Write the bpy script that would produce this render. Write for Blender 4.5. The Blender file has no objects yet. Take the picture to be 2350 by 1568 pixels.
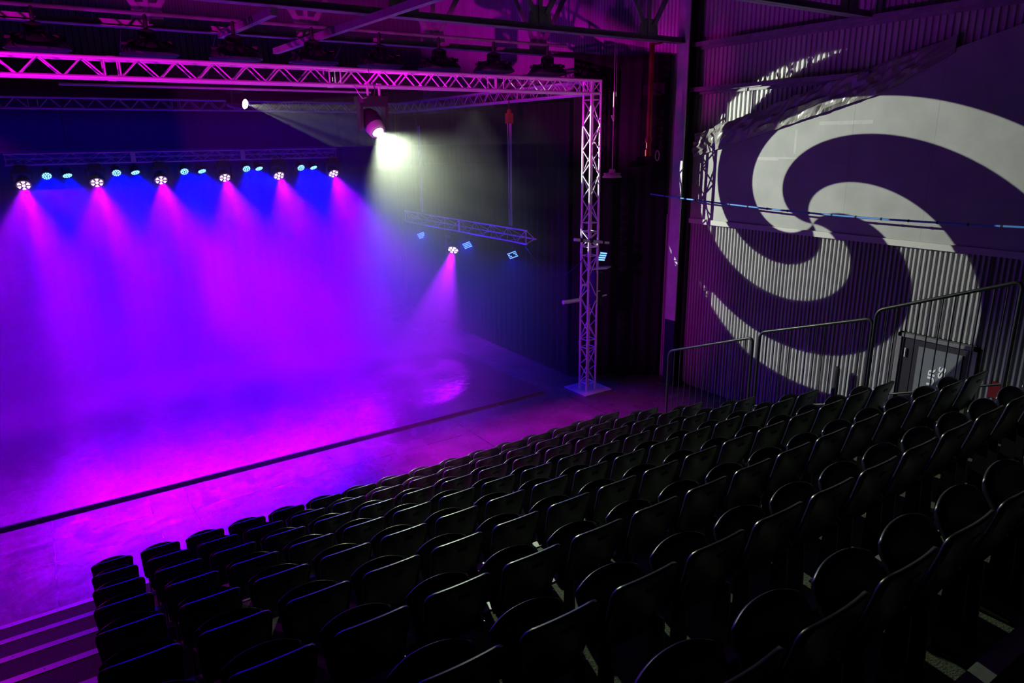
import bpy, math, random
from mathutils import Vector, Matrix, noise
random.seed(7)
SC = bpy.context.scene
COL = SC.collection
V = Vector
PI = math.pi

# ------------------------------------------------------------------ camera
YAW, PITCH, ROLL, FPX = 0.592303, 0.278910, -0.0143846, 1601.75   # focal length in pixels of the 2350 px wide frame
EYE = V((0, 0, 5.3))
_f = V((math.sin(YAW)*math.cos(PITCH), math.cos(YAW)*math.cos(PITCH), -math.sin(PITCH)))
_r = V((math.cos(YAW), -math.sin(YAW), 0)); _u = _r.cross(_f)
_rr = _r*math.cos(ROLL) + _u*math.sin(ROLL); _uu = -_r*math.sin(ROLL) + _u*math.cos(ROLL)
cam = bpy.data.objects.new('camera', bpy.data.cameras.new('camera')); COL.objects.link(cam)
cam.data.sensor_width = 36.0; cam.data.lens = FPX*36.0/2350.0; cam.data.clip_start = 0.05; cam.data.clip_end = 200
_m = Matrix((_rr, _uu, -_f)).transposed().to_4x4(); _m.translation = EYE
cam.matrix_world = _m
SC.camera = cam
def pix(p):
    """where a point lands in the 2350 x 1568 frame (used only to leave out seats the photo shows nothing of)"""
    d = V(p) - EYE; w = d.dot(_f)
    if w < 0.05: return None
    return (1175 + FPX*d.dot(_rr)/w, 784 - FPX*d.dot(_uu)/w)

# ------------------------------------------------------------------ view, world
SC.view_settings.view_transform = 'Standard'; SC.view_settings.look = 'None'
SC.view_settings.exposure = 0.0; SC.view_settings.gamma = 1.0; SC.view_settings.use_curve_mapping = False
w = bpy.data.worlds.new('world'); SC.world = w; w.use_nodes = True
w.node_tree.nodes['Background'].inputs[0].default_value = (0.0, 0.0, 0.0, 1)
w.node_tree.nodes['Background'].inputs[1].default_value = 0.0
cy = SC.cycles
cy.max_bounces = 5; cy.diffuse_bounces = 2; cy.glossy_bounces = 3; cy.transmission_bounces = 2; cy.volume_bounces = 0; cy.transparent_max_bounces = 64
cy.sample_clamp_indirect = 4.0; cy.use_denoising = True
cy.caustics_reflective = False; cy.caustics_refractive = False

# light strengths (watts)
P_GOBO, P_WHITE, P_WASH, P_PAR, P_SIDE, P_PANEL, P_FRONT, P_UP, P_CURTAIN, P_TRUSS = 5200, 3100, 6200, 2300, 5200, 12, 19000, 1100, 170, 4600
MAGENTA = (0.38, 0.0, 1.0); BLUE = (0.0, 0.0, 1.0); WARMWHITE = (0.83, 1.0, 0.70)
HAZE = 0.09

def spot(name, loc, aim, power, col, size_deg, blend=0.5, radius=0.03, up=None):
    L = bpy.data.lights.new(name, 'SPOT'); L.energy = power; L.color = col
    L.spot_size = math.radians(size_deg); L.spot_blend = blend; L.shadow_soft_size = radius
    o = bpy.data.objects.new(name, L); COL.objects.link(o)
    z = -(V(aim)).normalized()
    x = (V((0, 0, 1)) if abs(z.z) < 0.99 else V((0, 1, 0))).cross(z).normalized()
    y = z.cross(x)
    m = Matrix((x, y, z)).transposed().to_4x4(); m.translation = V(loc); o.matrix_world = m
    return o

class LN:
    """small helper for node maths"""
    def __init__(s, nt): s.nt = nt
    def n(s, t): return s.nt.nodes.new(t)
    def link(s, a, b): s.nt.links.new(a, b)
    def m(s, op, a, b=None, c=None, clamp=False):
        x = s.n('ShaderNodeMath'); x.operation = op; x.use_clamp = clamp
        for i, v in enumerate((a, b, c)):
            if v is None: continue
            if isinstance(v, (int, float)): x.inputs[i].default_value = v
            else: s.link(v, x.inputs[i])
        return x.outputs[0]

def light_dir(L):
    L.use_nodes = True; k = LN(L.node_tree)
    em = [q for q in L.node_tree.nodes if q.type == 'EMISSION'][0]
    tc = k.n('ShaderNodeTexCoord'); sp = k.n('ShaderNodeSeparateXYZ'); k.link(tc.outputs['Normal'], sp.inputs[0])
    nz = k.m('MULTIPLY', sp.outputs[2], -1.0)
    u = k.m('DIVIDE', sp.outputs[0], nz); v = k.m('DIVIDE', sp.outputs[1], nz)
    return k, em, u, v

# profile spot that throws the spiral gobo on the right hand wall
GP = V((3.80, 14.70, 6.06)); GD = V((0.70709, -0.67609, -0.20718)).normalized()
gobo = spot('gobo_light', GP, GD, P_GOBO, (0.93, 1.0, 0.84), 34, 0.0, 0.012)
k, em, u, v = light_dir(gobo.data)
S1, S2, DU = 0.02527, -0.01041, -0.09312
u1 = k.m('ADD', k.m('MULTIPLY', u, 1+S1), k.m('MULTIPLY', v, S2))
v1 = k.m('ADD', k.m('MULTIPLY', v, 1-S1), k.m('MULTIPLY', u, S2))
dn = k.m('ADD', k.m('MULTIPLY', u1, DU), 1.0)
u2 = k.m('DIVIDE', u1, dn); v2 = k.m('DIVIDE', v1, dn)
r = k.m('SQRT', k.m('ADD', k.m('MULTIPLY', u2, u2), k.m('MULTIPLY', v2, v2)))
th = k.m('MULTIPLY', k.m('ARCTAN2', v2, u2), 180/PI)
e = k.m('ADD', k.m('SUBTRACT', th, 98.28992), k.m('ADD', k.m('MULTIPLY', r, 758.61565), k.m('MULTIPLY', k.m('MULTIPLY', r, r), 357.31725)))
fr = k.m('MULTIPLY', k.m('ABSOLUTE', k.m('SUBTRACT', k.m('FRACT', k.m('ADD', k.m('DIVIDE', e, 120.0), 10.5)), 0.5)), 120.0)
hw = k.m('ADD', k.m('MULTIPLY', r, -30.79982), 29.894)
arm = k.m('DIVIDE', k.m('MULTIPLY', k.m('SUBTRACT', hw, fr), r), 0.12)       # soft edge about the same width everywhere
arm = k.m('ADD', arm, 0.5, clamp=True)
rim = k.m('DIVIDE', k.m('SUBTRACT', 0.268, r), 0.003, clamp=True)
k.link(k.m('MULTIPLY', arm, rim), em.inputs['Strength'])

# added magenta spot, unseen off left with no fixture: brightens the front floor
def beam_window(L, u0, u1, v0, v1, soft, tilt=0.0):  # soft-edged window that trims the beam of an added lamp
    k, em, u, v = light_dir(L); f = None
    if tilt: v = k.m('ADD', v, k.m('MULTIPLY', u, tilt))
    for q, a, sg in ((u, u0, 1), (u, u1, -1), (v, v0, 1), (v, v1, -1)):
        g = k.m('ADD', k.m('MULTIPLY', k.m('SUBTRACT', q, a), sg/soft), 0.5, clamp=True)
        f = g if f is None else k.m('MULTIPLY', f, g)
    k.link(f, em.inputs['Strength'])
L = spot('front_fill_light', (-1.0, 11.05, 5.85), (0.752, -0.146, -0.643), P_FRONT, (0.95, 0.0, 0.9), 70, 0.7, 0.10)
beam_window(L.data, -0.12, 0.6, -0.10, 0.20, 0.12)
spot('steps_fill_light', (-2.6, 11.0, 5.85), (0.30, -0.60, -0.74), 650, (0.7, 0.0, 1.0), 60, 0.9, 0.12)  # added spot without a fixture, brightens the aisle steps

spot('tower_fill_light', (-1.5, 8.4, 5.2), (10.95, 2.75, -2.6), 1100, (0.85, 0.0, 1.0), 24, 0.8, 0.08)  # added spot without a fixture, brightens the truss tower
# added magenta uplight, unseen off left: truss, roof steel and upper right wall
L = spot('up_fill_light', (-3.2, 9.0, 0.5), (0.72, 0.12, 0.62), P_UP, (0.6, 0.0, 1.0), 64, 0.6, 0.05)
beam_window(L.data, -0.9, 0.9, -0.30, 0.9, 0.10)
# added magenta spot with a trimmed beam, no fixture, brightening the front truss
az, el = math.radians(48), math.radians(17)
L = spot('truss_fill_light', (-3.0, 4.0, 3.2), (math.cos(az)*math.cos(el), math.sin(az)*math.cos(el), math.sin(el)), P_TRUSS, (1.0, 0.0, 0.80), 62, 0.3, 0.05)
beam_window(L.data, -0.60, 0.38, -0.09, 0.05, 0.035, 0.28)
# added blue strip of light, no fixture, brightening the back curtain
L = bpy.data.lights.new('curtain_fill_light', 'AREA'); L.energy = P_CURTAIN; L.color = BLUE; L.shape = 'RECTANGLE'; L.size = 13.0; L.size_y = 0.12
o = bpy.data.objects.new('curtain_fill_light', L); COL.objects.link(o); o.location = (2.5, 20.3, 6.0); o.rotation_euler = (math.radians(38), 0, 0)

# ------------------------------------------------------------------ mesh helpers
class MB:
    def __init__(s): s.v = []; s.f = []; s.sm = []
    def add(s, vs, fs, smooth=False):
        b = len(s.v); s.v += [tuple(p) for p in vs]
        for q in fs: s.f.append(tuple(b+i for i in q)); s.sm.append(smooth)
    def box(s, c, d, rot=None):
        hx, hy, hz = d[0]/2, d[1]/2, d[2]/2; c = V(c)
        ps = [V((x, y, z)) for z in (-hz, hz) for x, y in ((-hx, -hy), (hx, -hy), (hx, hy), (-hx, hy))]
        if rot is not None: ps = [rot @ p for p in ps]
        s.add([c+p for p in ps], [(3, 2, 1, 0), (4, 5, 6, 7), (0, 1, 5, 4), (1, 2, 6, 5), (2, 3, 7, 6), (3, 0, 4, 7)])
        return s
    def tube(s, p, q, r, n=8, r2=None):
        return s.poly([p, q], r, n, r2)
    def poly(s, pts, r, n=8, r2=None, closed=False):
        pts = [V(p) for p in pts]; m = len(pts); rings = []; up = None
        for i, p in enumerate(pts):
            if closed: t = pts[(i+1) % m] - pts[i-1]
            else: t = (pts[min(i+1, m-1)] - pts[max(i-1, 0)])
            t.normalize()
            if up is None:
                up = V((0, 0, 1)) if abs(t.z) < 0.9 else V((1, 0, 0))
            x = up.cross(t).normalized(); y = t.cross(x); up = y
            rr = r if r2 is None else r + (r2-r)*i/(m-1)
            rings.append([p + x*math.cos(a)*rr + y*math.sin(a)*rr for a in [2*PI*j/n for j in range(n)]])
        vs = [p for R in rings for p in R]; fs = []
        for i in range(m if closed else m-1):
            for j in range(n):
                a = i*n + j; b = i*n + (j+1) % n; c = ((i+1) % m)*n + (j+1) % n; d = ((i+1) % m)*n + j
                fs.append((a, b, c, d))
        s.add(vs, fs, True)
        if not closed:
            s.add(rings[0], [tuple(reversed(range(n)))]); s.add(rings[-1], [tuple(range(n))])
        return s
    def lathe(s, prof, c=(0, 0, 0), n=24, rot=None, smooth=True):
        c = V(c); vs = []
        for (rr, z) in prof:
            for j in range(n):
                p = V((rr*math.cos(2*PI*j/n), rr*math.sin(2*PI*j/n), z))
                vs.append(c + (rot @ p if rot is not None else p))
        fs = [(i*n+j, i*n+(j+1) % n, (i+1)*n+(j+1) % n, (i+1)*n+j) for i in range(len(prof)-1) for j in range(n)]
        s.add(vs, fs, smooth)
        if prof[0][0] > 1e-5: s.add(vs[:n], [tuple(reversed(range(n)))])
        if prof[-1][0] > 1e-5: s.add(vs[-n:], [tuple(range(n))])
        return s
    def prism(s, pts, off):
        pts = [V(p) for p in pts]; off = V(off); n = len(pts)
        s.add(pts + [p+off for p in pts], [tuple(reversed(range(n))), tuple(range(n, 2*n))] + [(i, (i+1) % n, n+(i+1) % n, n+i) for i in range(n)])
        return s
    def shell(s, front, back, nu, nv, smooth=True):
        """closed slab between two nu x nv grids"""
        b = front + back; N = nu*nv; fs = []
        for j in range(nv-1):
            for i in range(nu-1):
                a = j*nu+i; fs.append((a, a+1, a+nu+1, a+nu)); fs.append((N+a, N+a+nu, N+a+nu+1, N+a+1))
        for i in range(nu-1):
            fs.append((i, N+i, N+i+1, i+1)); a = (nv-1)*nu+i; fs.append((a, a+1, N+a+1, N+a))
        for j in range(nv-1):
            a = j*nu; fs.append((a, a+nu, N+a+nu, N+a)); a = j*nu+nu-1; fs.append((a, N+a, N+a+nu, a+nu))
        s.add(b, fs, smooth); return s
    def build(s, name, mat, parent=None, loc=None):
        me = bpy.data.meshes.new(name); me.from_pydata(s.v, [], s.f)
        me.polygons.foreach_set('use_smooth', s.sm); me.materials.append(mat); me.update()
        o = bpy.data.objects.new(name, me); COL.objects.link(o)
        if parent is not None: o.parent = parent
        if loc is not None: o.location = loc
        return o
def tag(o, label, cat, group=None, kind=None):
    o['label'] = label; o['category'] = cat
    if group: o['group'] = group
    if kind: o['kind'] = kind
    return o
def thing(name, label, cat, loc=(0, 0, 0), group=None):
    o = bpy.data.objects.new(name, None); COL.objects.link(o); o.location = loc; o.empty_display_size = 0.1
    return tag(o, label, cat, group)
def struct(o, label, cat): return tag(o, label, cat, None, 'structure')
def dup(o, parent=None):
    c = o.copy(); COL.objects.link(c)
    if parent is not None: c.parent = parent
    for ch in o.children: dup(ch, c)
    return c
def basis(zdir, xhint=(1, 0, 0)):
    z = V(zdir).normalized(); x = V(xhint); x = (x - z*x.dot(z)).normalized(); y = z.cross(x)
    return Matrix((x, y, z)).transposed()

# ------------------------------------------------------------------ materials
def mat(name, col, rough=0.5, metal=0.0, spec=0.5):
    m = bpy.data.materials.new(name); m.use_nodes = True; b = m.node_tree.nodes['Principled BSDF']
    b.inputs['Base Color'].default_value = (*col, 1); b.inputs['Roughness'].default_value = rough
    b.inputs['Metallic'].default_value = metal; b.inputs['Specular IOR Level'].default_value = spec
    return m
def noisy(m, scale, lo, hi, rlo=None, rhi=None, detail=4, stretch=(1, 1, 1), bump=0.0):
    nt = m.node_tree; k = LN(nt); b = nt.nodes['Principled BSDF']
    tc = k.n('ShaderNodeTexCoord'); mp = k.n('ShaderNodeMapping'); mp.inputs['Scale'].default_value = stretch
    k.link(tc.outputs['Object'], mp.inputs[0])
    nz = k.n('ShaderNodeTexNoise'); nz.inputs['Scale'].default_value = scale; nz.inputs['Detail'].default_value = detail
    k.link(mp.outputs[0], nz.inputs[0])
    rp = k.n('ShaderNodeValToRGB'); rp.color_ramp.elements[0].position = 0.3; rp.color_ramp.elements[1].position = 0.7
    rp.color_ramp.elements[0].color = (*lo, 1); rp.color_ramp.elements[1].color = (*hi, 1)
    k.link(nz.outputs['Fac'], rp.inputs[0]); k.link(rp.outputs[0], b.inputs['Base Color'])
    if rlo is not None:
        mr = k.n('ShaderNodeMapRange'); mr.inputs['From Min'].default_value = 0.3; mr.inputs['From Max'].default_value = 0.7
        mr.inputs['To Min'].default_value = rlo; mr.inputs['To Max'].default_value = rhi
        k.link(nz.outputs['Fac'], mr.inputs['Value']); k.link(mr.outputs[0], b.inputs['Roughness'])
    if bump:
        bp = k.n('ShaderNodeBump'); bp.inputs['Strength'].default_value = bump; bp.inputs['Distance'].default_value = 0.02
        k.link(nz.outputs['Fac'], bp.inputs['Height']); k.link(bp.outputs[0], b.inputs['Normal'])
    return m
def emit(name, col, strength):
    m = mat(name, (0, 0, 0), 0.4); b = m.node_tree.nodes['Principled BSDF']
    b.inputs['Emission Color'].default_value = (*col, 1); b.inputs['Emission Strength'].default_value = strength
    m.cycles.emission_sampling = 'NONE'
    return m

M = {}
M['alu'] = mat('aluminium', (0.66, 0.66, 0.68), 0.42, 0.35)
M['seat'] = noisy(mat('black_plastic', (0.012, 0.012, 0.014), 0.34, 0.0, 0.38), 60, (0.007, 0.007, 0.012), (0.011, 0.011, 0.017), 0.28, 0.38)
M['blackmetal'] = mat('black_metal', (0.015, 0.015, 0.017), 0.4, 0.3)
M['fixture'] = mat('fixture_black', (0.02, 0.02, 0.022), 0.42)
M['dull'] = mat('dull_black', (0.012, 0.012, 0.013), 0.75)
M['steel'] = noisy(mat('painted_steel', (0.3, 0.3, 0.3), 0.55), 6, (0.20, 0.20, 0.20), (0.34, 0.33, 0.33), 0.45, 0.65)
M['column'] = noisy(mat('lit_column_steel', (0.35, 0.35, 0.35), 0.55), 5, (0.48, 0.48, 0.48), (0.62, 0.62, 0.62))  # column's lit face: its brightness is put into the colour
M['shadedsteel'] = mat('shaded_column_steel', (0.03, 0.03, 0.032), 0.6)  # same column steel, its shaded sides coloured dark
M['sheet'] = noisy(mat('grey_sheet', (0.42, 0.42, 0.42), 0.5), 3, (0.36, 0.36, 0.36), (0.46, 0.46, 0.46), 0.42, 0.58, stretch=(1, 1, 0.3))
M['sheetup'] = noisy(mat('pale_sheet', (0.6, 0.6, 0.6), 0.5), 3, (0.52, 0.52, 0.51), (0.64, 0.64, 0.63), 0.42, 0.58, stretch=(1, 1, 0.3))
M['backsheet'] = mat('back_sheet', (0.20, 0.20, 0.21), 0.6)
M['panel'] = noisy(mat('concrete_panel', (0.45, 0.45, 0.42), 0.8), 2.2, (0.37, 0.38, 0.355), (0.46, 0.465, 0.44), detail=8)
_nt = M['panel'].node_tree; _k = LN(_nt); _b = _nt.nodes['Principled BSDF']; _src = _b.inputs['Base Color'].links[0].from_socket
_tc = _k.n('ShaderNodeTexCoord'); _sp = _k.n('ShaderNodeSeparateXYZ'); _k.link(_tc.outputs['Object'], _sp.inputs[0])
_nz = _k.n('ShaderNodeTexNoise'); _nz.inputs['Scale'].default_value = 9; _nz.inputs['Detail'].default_value = 5; _k.link(_tc.outputs['Object'], _nz.inputs[0])
def _panel_marks(rects):
    x, y = _sp.outputs[1], _sp.outputs[2]; out = None
    for (a, b_, c, d_) in rects:
        q = _k.m('MULTIPLY', _k.m('MULTIPLY', _k.m('GREATER_THAN', x, a), _k.m('LESS_THAN', x, b_)), _k.m('MULTIPLY', _k.m('GREATER_THAN', y, c), _k.m('LESS_THAN', y, d_)))
        out = q if out is None else _k.m('MAXIMUM', out, q)
    return out
_light = _panel_marks([(7.86, 7.90, 5.02, 5.43), (7.62, 8.70, 4.93, 4.96), (8.20, 8.75, 4.90, 4.96), (6.5, 7.45, 5.50, 5.56)])
_dark = _panel_marks([(6.82, 6.828, 3.7, 6.5), (5.50, 5.508, 3.7, 7), (8.75, 8.756, 3.7, 5.2)])
_m1 = _k.n('ShaderNodeMix'); _m1.data_type = 'RGBA'; _k.link(_src, _m1.inputs[6]); _m1.inputs[7].default_value = (0.62, 0.62, 0.58, 1)
_k.link(_k.m('MULTIPLY', _light, _nz.outputs['Fac']), _m1.inputs[0])
_m2 = _k.n('ShaderNodeMix'); _m2.data_type = 'RGBA'; _k.link(_m1.outputs[2], _m2.inputs[6]); _m2.inputs[7].default_value = (0.25, 0.25, 0.23, 1)
_k.link(_k.m('MULTIPLY', _dark, 0.6), _m2.inputs[0]); _k.link(_m2.outputs[2], _b.inputs['Base Color'])
M['trim'] = mat('pale_trim', (0.55, 0.55, 0.5), 0.6)
M['tarp'] = mat('plastic_sheeting', (0.30, 0.295, 0.265), 0.30)
M['drape'] = mat('black_drape', (0.018, 0.018, 0.020), 0.9, 0, 0.2)
M['redpaint'] = mat('red_paint', (0.28, 0.012, 0.012), 0.5)
M['rope'] = mat('blue_rope', (0.10, 0.30, 0.75), 0.5)
M['cord'] = mat('pale_cord', (0.5, 0.48, 0.4), 0.7)
M['lampgrey'] = mat('lamp_grey', (0.30, 0.30, 0.31), 0.5)
M['carpet'] = noisy(mat('carpet', (0.07, 0.08, 0.06), 0.95, 0, 0.1), 90, (0.05, 0.056, 0.043), (0.14, 0.152, 0.115), detail=3, bump=0.25)
M['nosing'] = noisy(mat('nosing', (0.5, 0.5, 0.5), 0.45, 0.3), 40, (0.36, 0.36, 0.36), (0.44, 0.44, 0.44))
M['riser'] = mat('riser', (0.03, 0.03, 0.03), 0.8)
M['rivet'] = mat('rivet', (0.8, 0.8, 0.8), 0.25, 1.0)
M['door'] = mat('door_black', (0.018, 0.018, 0.02), 0.45)
M['poster'] = mat('poster_grey', (0.16, 0.17, 0.18), 0.22)
M['white'] = mat('white_vinyl', (0.8, 0.8, 0.8), 0.5)
M['doorframe'] = mat('door_frame', (0.16, 0.16, 0.16), 0.5)
M['pink'] = emit('pink_led', (1.0, 0.55, 0.95), 9.0)
M['cyan'] = emit('blue_led', (0.18, 0.62, 1.0), 5.0)
M['panelblue'] = emit('panel_led', (0.10, 0.25, 1.0), 3.5)
M['lens'] = emit('white_lens', (0.95, 1.0, 0.88), 30.0)
M['glow'] = emit('white_glint', (1, 0.95, 0.85), 3.0)
M['magface'] = mat('lens_housing', (0.30, 0.28, 0.30), 0.25)

def masks(k, xy, rects):
    """1 inside any of the thin rectangles (x0,x1,y0,y1)"""
    x, y = xy; out = None
    for (a, b, c, d) in rects:
        q = k.m('MULTIPLY', k.m('MULTIPLY', k.m('GREATER_THAN', x, a), k.m('LESS_THAN', x, b)), k.m('MULTIPLY', k.m('GREATER_THAN', y, c), k.m('LESS_THAN', y, d)))
        out = q if out is None else k.m('MAXIMUM', out, q)
    return out
def floor_mat(name, lo, hi, r0, r1, joints, blobs, scr, spec=0.20):
    m = mat(name, lo, 0.3, 0.0, spec); nt = m.node_tree; k = LN(nt); b = nt.nodes['Principled BSDF']
    tc = k.n('ShaderNodeTexCoord'); sp = k.n('ShaderNodeSeparateXYZ'); k.link(tc.outputs['Object'], sp.inputs[0])
    nz = k.n('ShaderNodeTexNoise'); nz.inputs['Scale'].default_value = 1.1; nz.inputs['Detail'].default_value = 7; k.link(tc.outputs['Object'], nz.inputs[0])
    n2 = k.n('ShaderNodeTexNoise'); n2.inputs['Scale'].default_value = blobs; n2.inputs['Detail'].default_value = 5; n2.inputs['Distortion'].default_value = 1.2; k.link(tc.outputs['Object'], n2.inputs[0])
    rp = k.n('ShaderNodeValToRGB'); rp.color_ramp.elements[0].position = 0.3; rp.color_ramp.elements[1].position = 0.7
    rp.color_ramp.elements[0].color = (*lo, 1); rp.color_ramp.elements[1].color = (*hi, 1); k.link(nz.outputs['Fac'], rp.inputs[0])
    mx = k.n('ShaderNodeMix'); mx.data_type = 'RGBA'; k.link(rp.outputs[0], mx.inputs[6]); mx.inputs[7].default_value = (0.01, 0.01, 0.012, 1)
    k.link(masks(k, (sp.outputs[0], sp.outputs[1]), joints), mx.inputs[0]); k.link(mx.outputs[2], b.inputs['Base Color'])
    mr = k.n('ShaderNodeMapRange'); mr.inputs['From Min'].default_value = 0.42; mr.inputs['From Max'].default_value = 0.60
    mr.inputs['To Min'].default_value = r0; mr.inputs['To Max'].default_value = r1; k.link(n2.outputs['Fac'], mr.inputs['Value'])
    # fine scratches
    w1 = k.n('ShaderNodeTexNoise'); w1.inputs['Scale'].default_value = 5.0; w1.inputs['Detail'].default_value = 9; w1.inputs['Roughness'].default_value = 0.75; w1.inputs['Distortion'].default_value = 2.5
    k.link(tc.outputs['Object'], w1.inputs[0])
    k.link(k.m('ADD', mr.outputs[0], k.m('MULTIPLY', k.m('SUBTRACT', w1.outputs['Fac'], 0.5), scr)), b.inputs['Roughness'])
    bp = k.n('ShaderNodeBump'); bp.inputs['Strength'].default_value = 0.30; bp.inputs['Distance'].default_value = 0.012
    k.link(w1.outputs['Fac'], bp.inputs['Height']); k.link(bp.outputs[0], b.inputs['Normal'])
    return m
J = 0.008
M['floor'] = floor_mat('floor_concrete', (0.055, 0.055, 0.055), (0.095, 0.095, 0.095), 0.15, 0.33,
    [(1.27-J, 1.27+J, 9.0, 11.58), (-0.53-J, -0.53+J, 8.9, 11.58), (0.74-J, 0.74+J, 10.80, 11.58), (0.76-J, 0.76+J, 9.2, 10.17), (-0.53, 0.74, 10.80-J, 10.80+J), (-6, 0.76, 10.17-J, 10.17+J), (1.27, 6.0, 10.62-J, 10.62+J), (8.9-J, 8.9+J, 9, 11.5), (3.6-J, 3.6+J, 9, 11.5), (6.2-J, 6.2+J, 9, 11.5)], 1.6, 0.25)
M['mat'] = floor_mat('stage_vinyl', (0.04, 0.04, 0.041), (0.055, 0.055, 0.056), 0.19, 0.24,
    [(-8, 8.6, 13.64-J*0.7, 13.64+J*0.7), (-8, 8.6, 15.3-J, 15.3+J), (-8, 8.6, 17.0-J, 17.0+J), (-1.2, 0.3, 12.85, 12.85+J), (2.2, 5.0, 12.7, 12.7+J)], 2.3, 0.34, 0.34)

# ------------------------------------------------------------------ the setting
o = MB().box((-2, 9.5, -0.1), (28, 27, 0.2)).build('floor', M['floor']); struct(o, 'glossy concrete floor between the seating and the stage', 'floor')
o = MB().prism([(-8, 11.58, 0.0), (8.6, 11.58, 0.0), (8.6, 21.4, 0.0), (-8, 21.4, 0.0)], (0, 0, 0.045)).build('stage_mat', M['mat'])
tag(o, 'dark scuffed vinyl stage mat with a straight front edge', 'stage floor', None, 'structure')
o = MB().box((0.3, 11.575, 0.024), (16.6, 0.03, 0.048)).build('trim_1', M['riser']); struct(o, 'dark edging strip along the front of the stage mat', 'trim')

def corrugated(axis, fixed, a0, a1, z0, z1, pitch, depth, sign):
    """trapezoid profiled sheet; axis 'y': runs along Y at X=fixed, ribs stand out by sign*depth"""
    b = MB(); pts = []; a = a0
    while a < a1:
        for fx, d in ((0.0, 0), (0.34, 0), (0.44, 1), (0.80, 1), (0.90, 0)):
            q = a + fx*pitch
            if q <= a1: pts.append((q, fixed + sign*depth*d))
        a += pitch
    vs = []
    for q, d in pts:
        for z in (z0, z1): vs.append((d, q, z) if axis == 'y' else (q, d, z))
    fs = [(2*i, 2*i+1, 2*i+3, 2*i+2) for i in range(len(pts)-1)]
    b.add(vs, fs); return b
WX = 11.55
b = corrugated('y', WX, 5.60, 22.4, 0, 3.72, 0.0765, 0.036, -1)
b2 = corrugated('y', WX, -3.0, 4.46, 0, 3.72, 0.0765, 0.036, -1); b.add(b2.v, b2.f)
b2 = corrugated('y', WX, 4.46, 5.60, 2.22, 3.72, 0.0765, 0.036, -1); b.add(b2.v, b2.f)
o = b.build('wall_right_lower', M['sheet']); struct(o, 'grey corrugated sheet wall below the smooth panel', 'wall')
o = corrugated('y', WX+0.06, -3.0, 22.4, 3.72, 10.5, 0.10, 0.035, -1).build('wall_right_upper', M['sheetup']); struct(o, 'pale corrugated sheet wall above the sloping sheeting', 'wall')
zt = lambda y: 5.30 + 0.27*(9.9-y)
o = MB().prism([(11.46, -3.0, 3.68), (11.46, 10.6, 3.68), (11.46, 10.6, zt(10.6)), (11.46, -3.0, zt(-3.0))], (0.12, 0, 0)).build('wall_right_panel', M['panel']); struct(o, 'smooth stained grey panel wall with a sloping top', 'wall')
o = MB().box((11.47, 4.0, 3.65), (0.10, 13.2, 0.10)).build('trim_2', M['trim']); struct(o, 'pale strip along the lower edge of the smooth wall panel', 'trim')
for i, (z, y0, y1) in enumerate(((6.28, 6.6, 10.6), (7.12, -3.0, 10.6), (8.3, -3.0, 10.6))):
    b = MB().box((11.43, (y0+y1)/2, z), (0.16, y1-y0, 0.03)).box((11.50, (y0+y1)/2, z-0.06), (0.02, y1-y0, 0.12)).box((11.36, (y0+y1)/2, z-0.03), (0.02, y1-y0, 0.08))
    o = b.build('trim_%d' % (i+3), M['steel']); struct(o, ('steel wall rail just above the plastic sheeting', 'steel wall rail level with the roof truss chord', 'highest steel wall rail')[i], 'trim')
o = corrugated('x', 22.4, -14, 11.6, 0, 12.5, 0.16, 0.04, -1).build('wall_back', M['backsheet']); struct(o, 'dark corrugated sheet wall behind the stage', 'wall')
o = MB().prism([(11.7, -3.2, 9.6), (11.7, 22.6, 9.6), (-14, 22.6, 14.0), (-14, -3.2, 14.0)], (0, 0, 0.1)).build('ceiling', M['backsheet']); struct(o, 'dark sloping sheet roof', 'ceiling')

# door on the right wall
d = bpy.data.objects.new('door_1', None); COL.objects.link(d); d.location = (11.52, 5.03, 0); struct(d, 'black door with a grey poster panel and white lettering', 'door')
b = MB().box((0, 0.57, 1.1), (0.12, 0.06, 2.2)).box((0, -0.57, 1.1), (0.12, 0.06, 2.2)).box((0, 0, 2.17), (0.12, 1.2, 0.06)); b.build('door_frame', M['doorframe'], d)
MB().box((0.01, 0, 1.07), (0.05, 1.08, 2.14)).build('door_leaf', M['door'], d)
MB().box((-0.025, -0.07, 1.15), (0.015, 0.66, 1.75)).build('poster_panel', M['poster'], d)
MB().box((-0.04, 0.46, 1.88), (0.02, 0.015, 0.15)).build('hinge', M['white'], d)
def lettering(txt, name, y, z, size, parent):
    c = bpy.data.curves.new(name, 'FONT'); c.body = txt; c.size = size; c.extrude = 0.002; c.offset = 0.004; c.align_x = 'RIGHT'
    o = bpy.data.objects.new(name, c); COL.objects.link(o); c.materials.append(M['white'])
    # reads upwards: text x -> world +Z, text y -> world +Y
    o.matrix_local = Matrix(((0, 0, -1, 0), (0, 1, 0, 0), (1, 0, 0, 0), (0, 0, 0, 1)))
    o.parent = parent; o.location = (-0.037, y, z); o.scale = (1.5, 1.0, 1.0)
    return o
lettering('UR', 'lettering', -0.045, 1.71, 0.145, d)
lettering('SS', 'lettering', -0.195, 1.78, 0.145, d)

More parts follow.
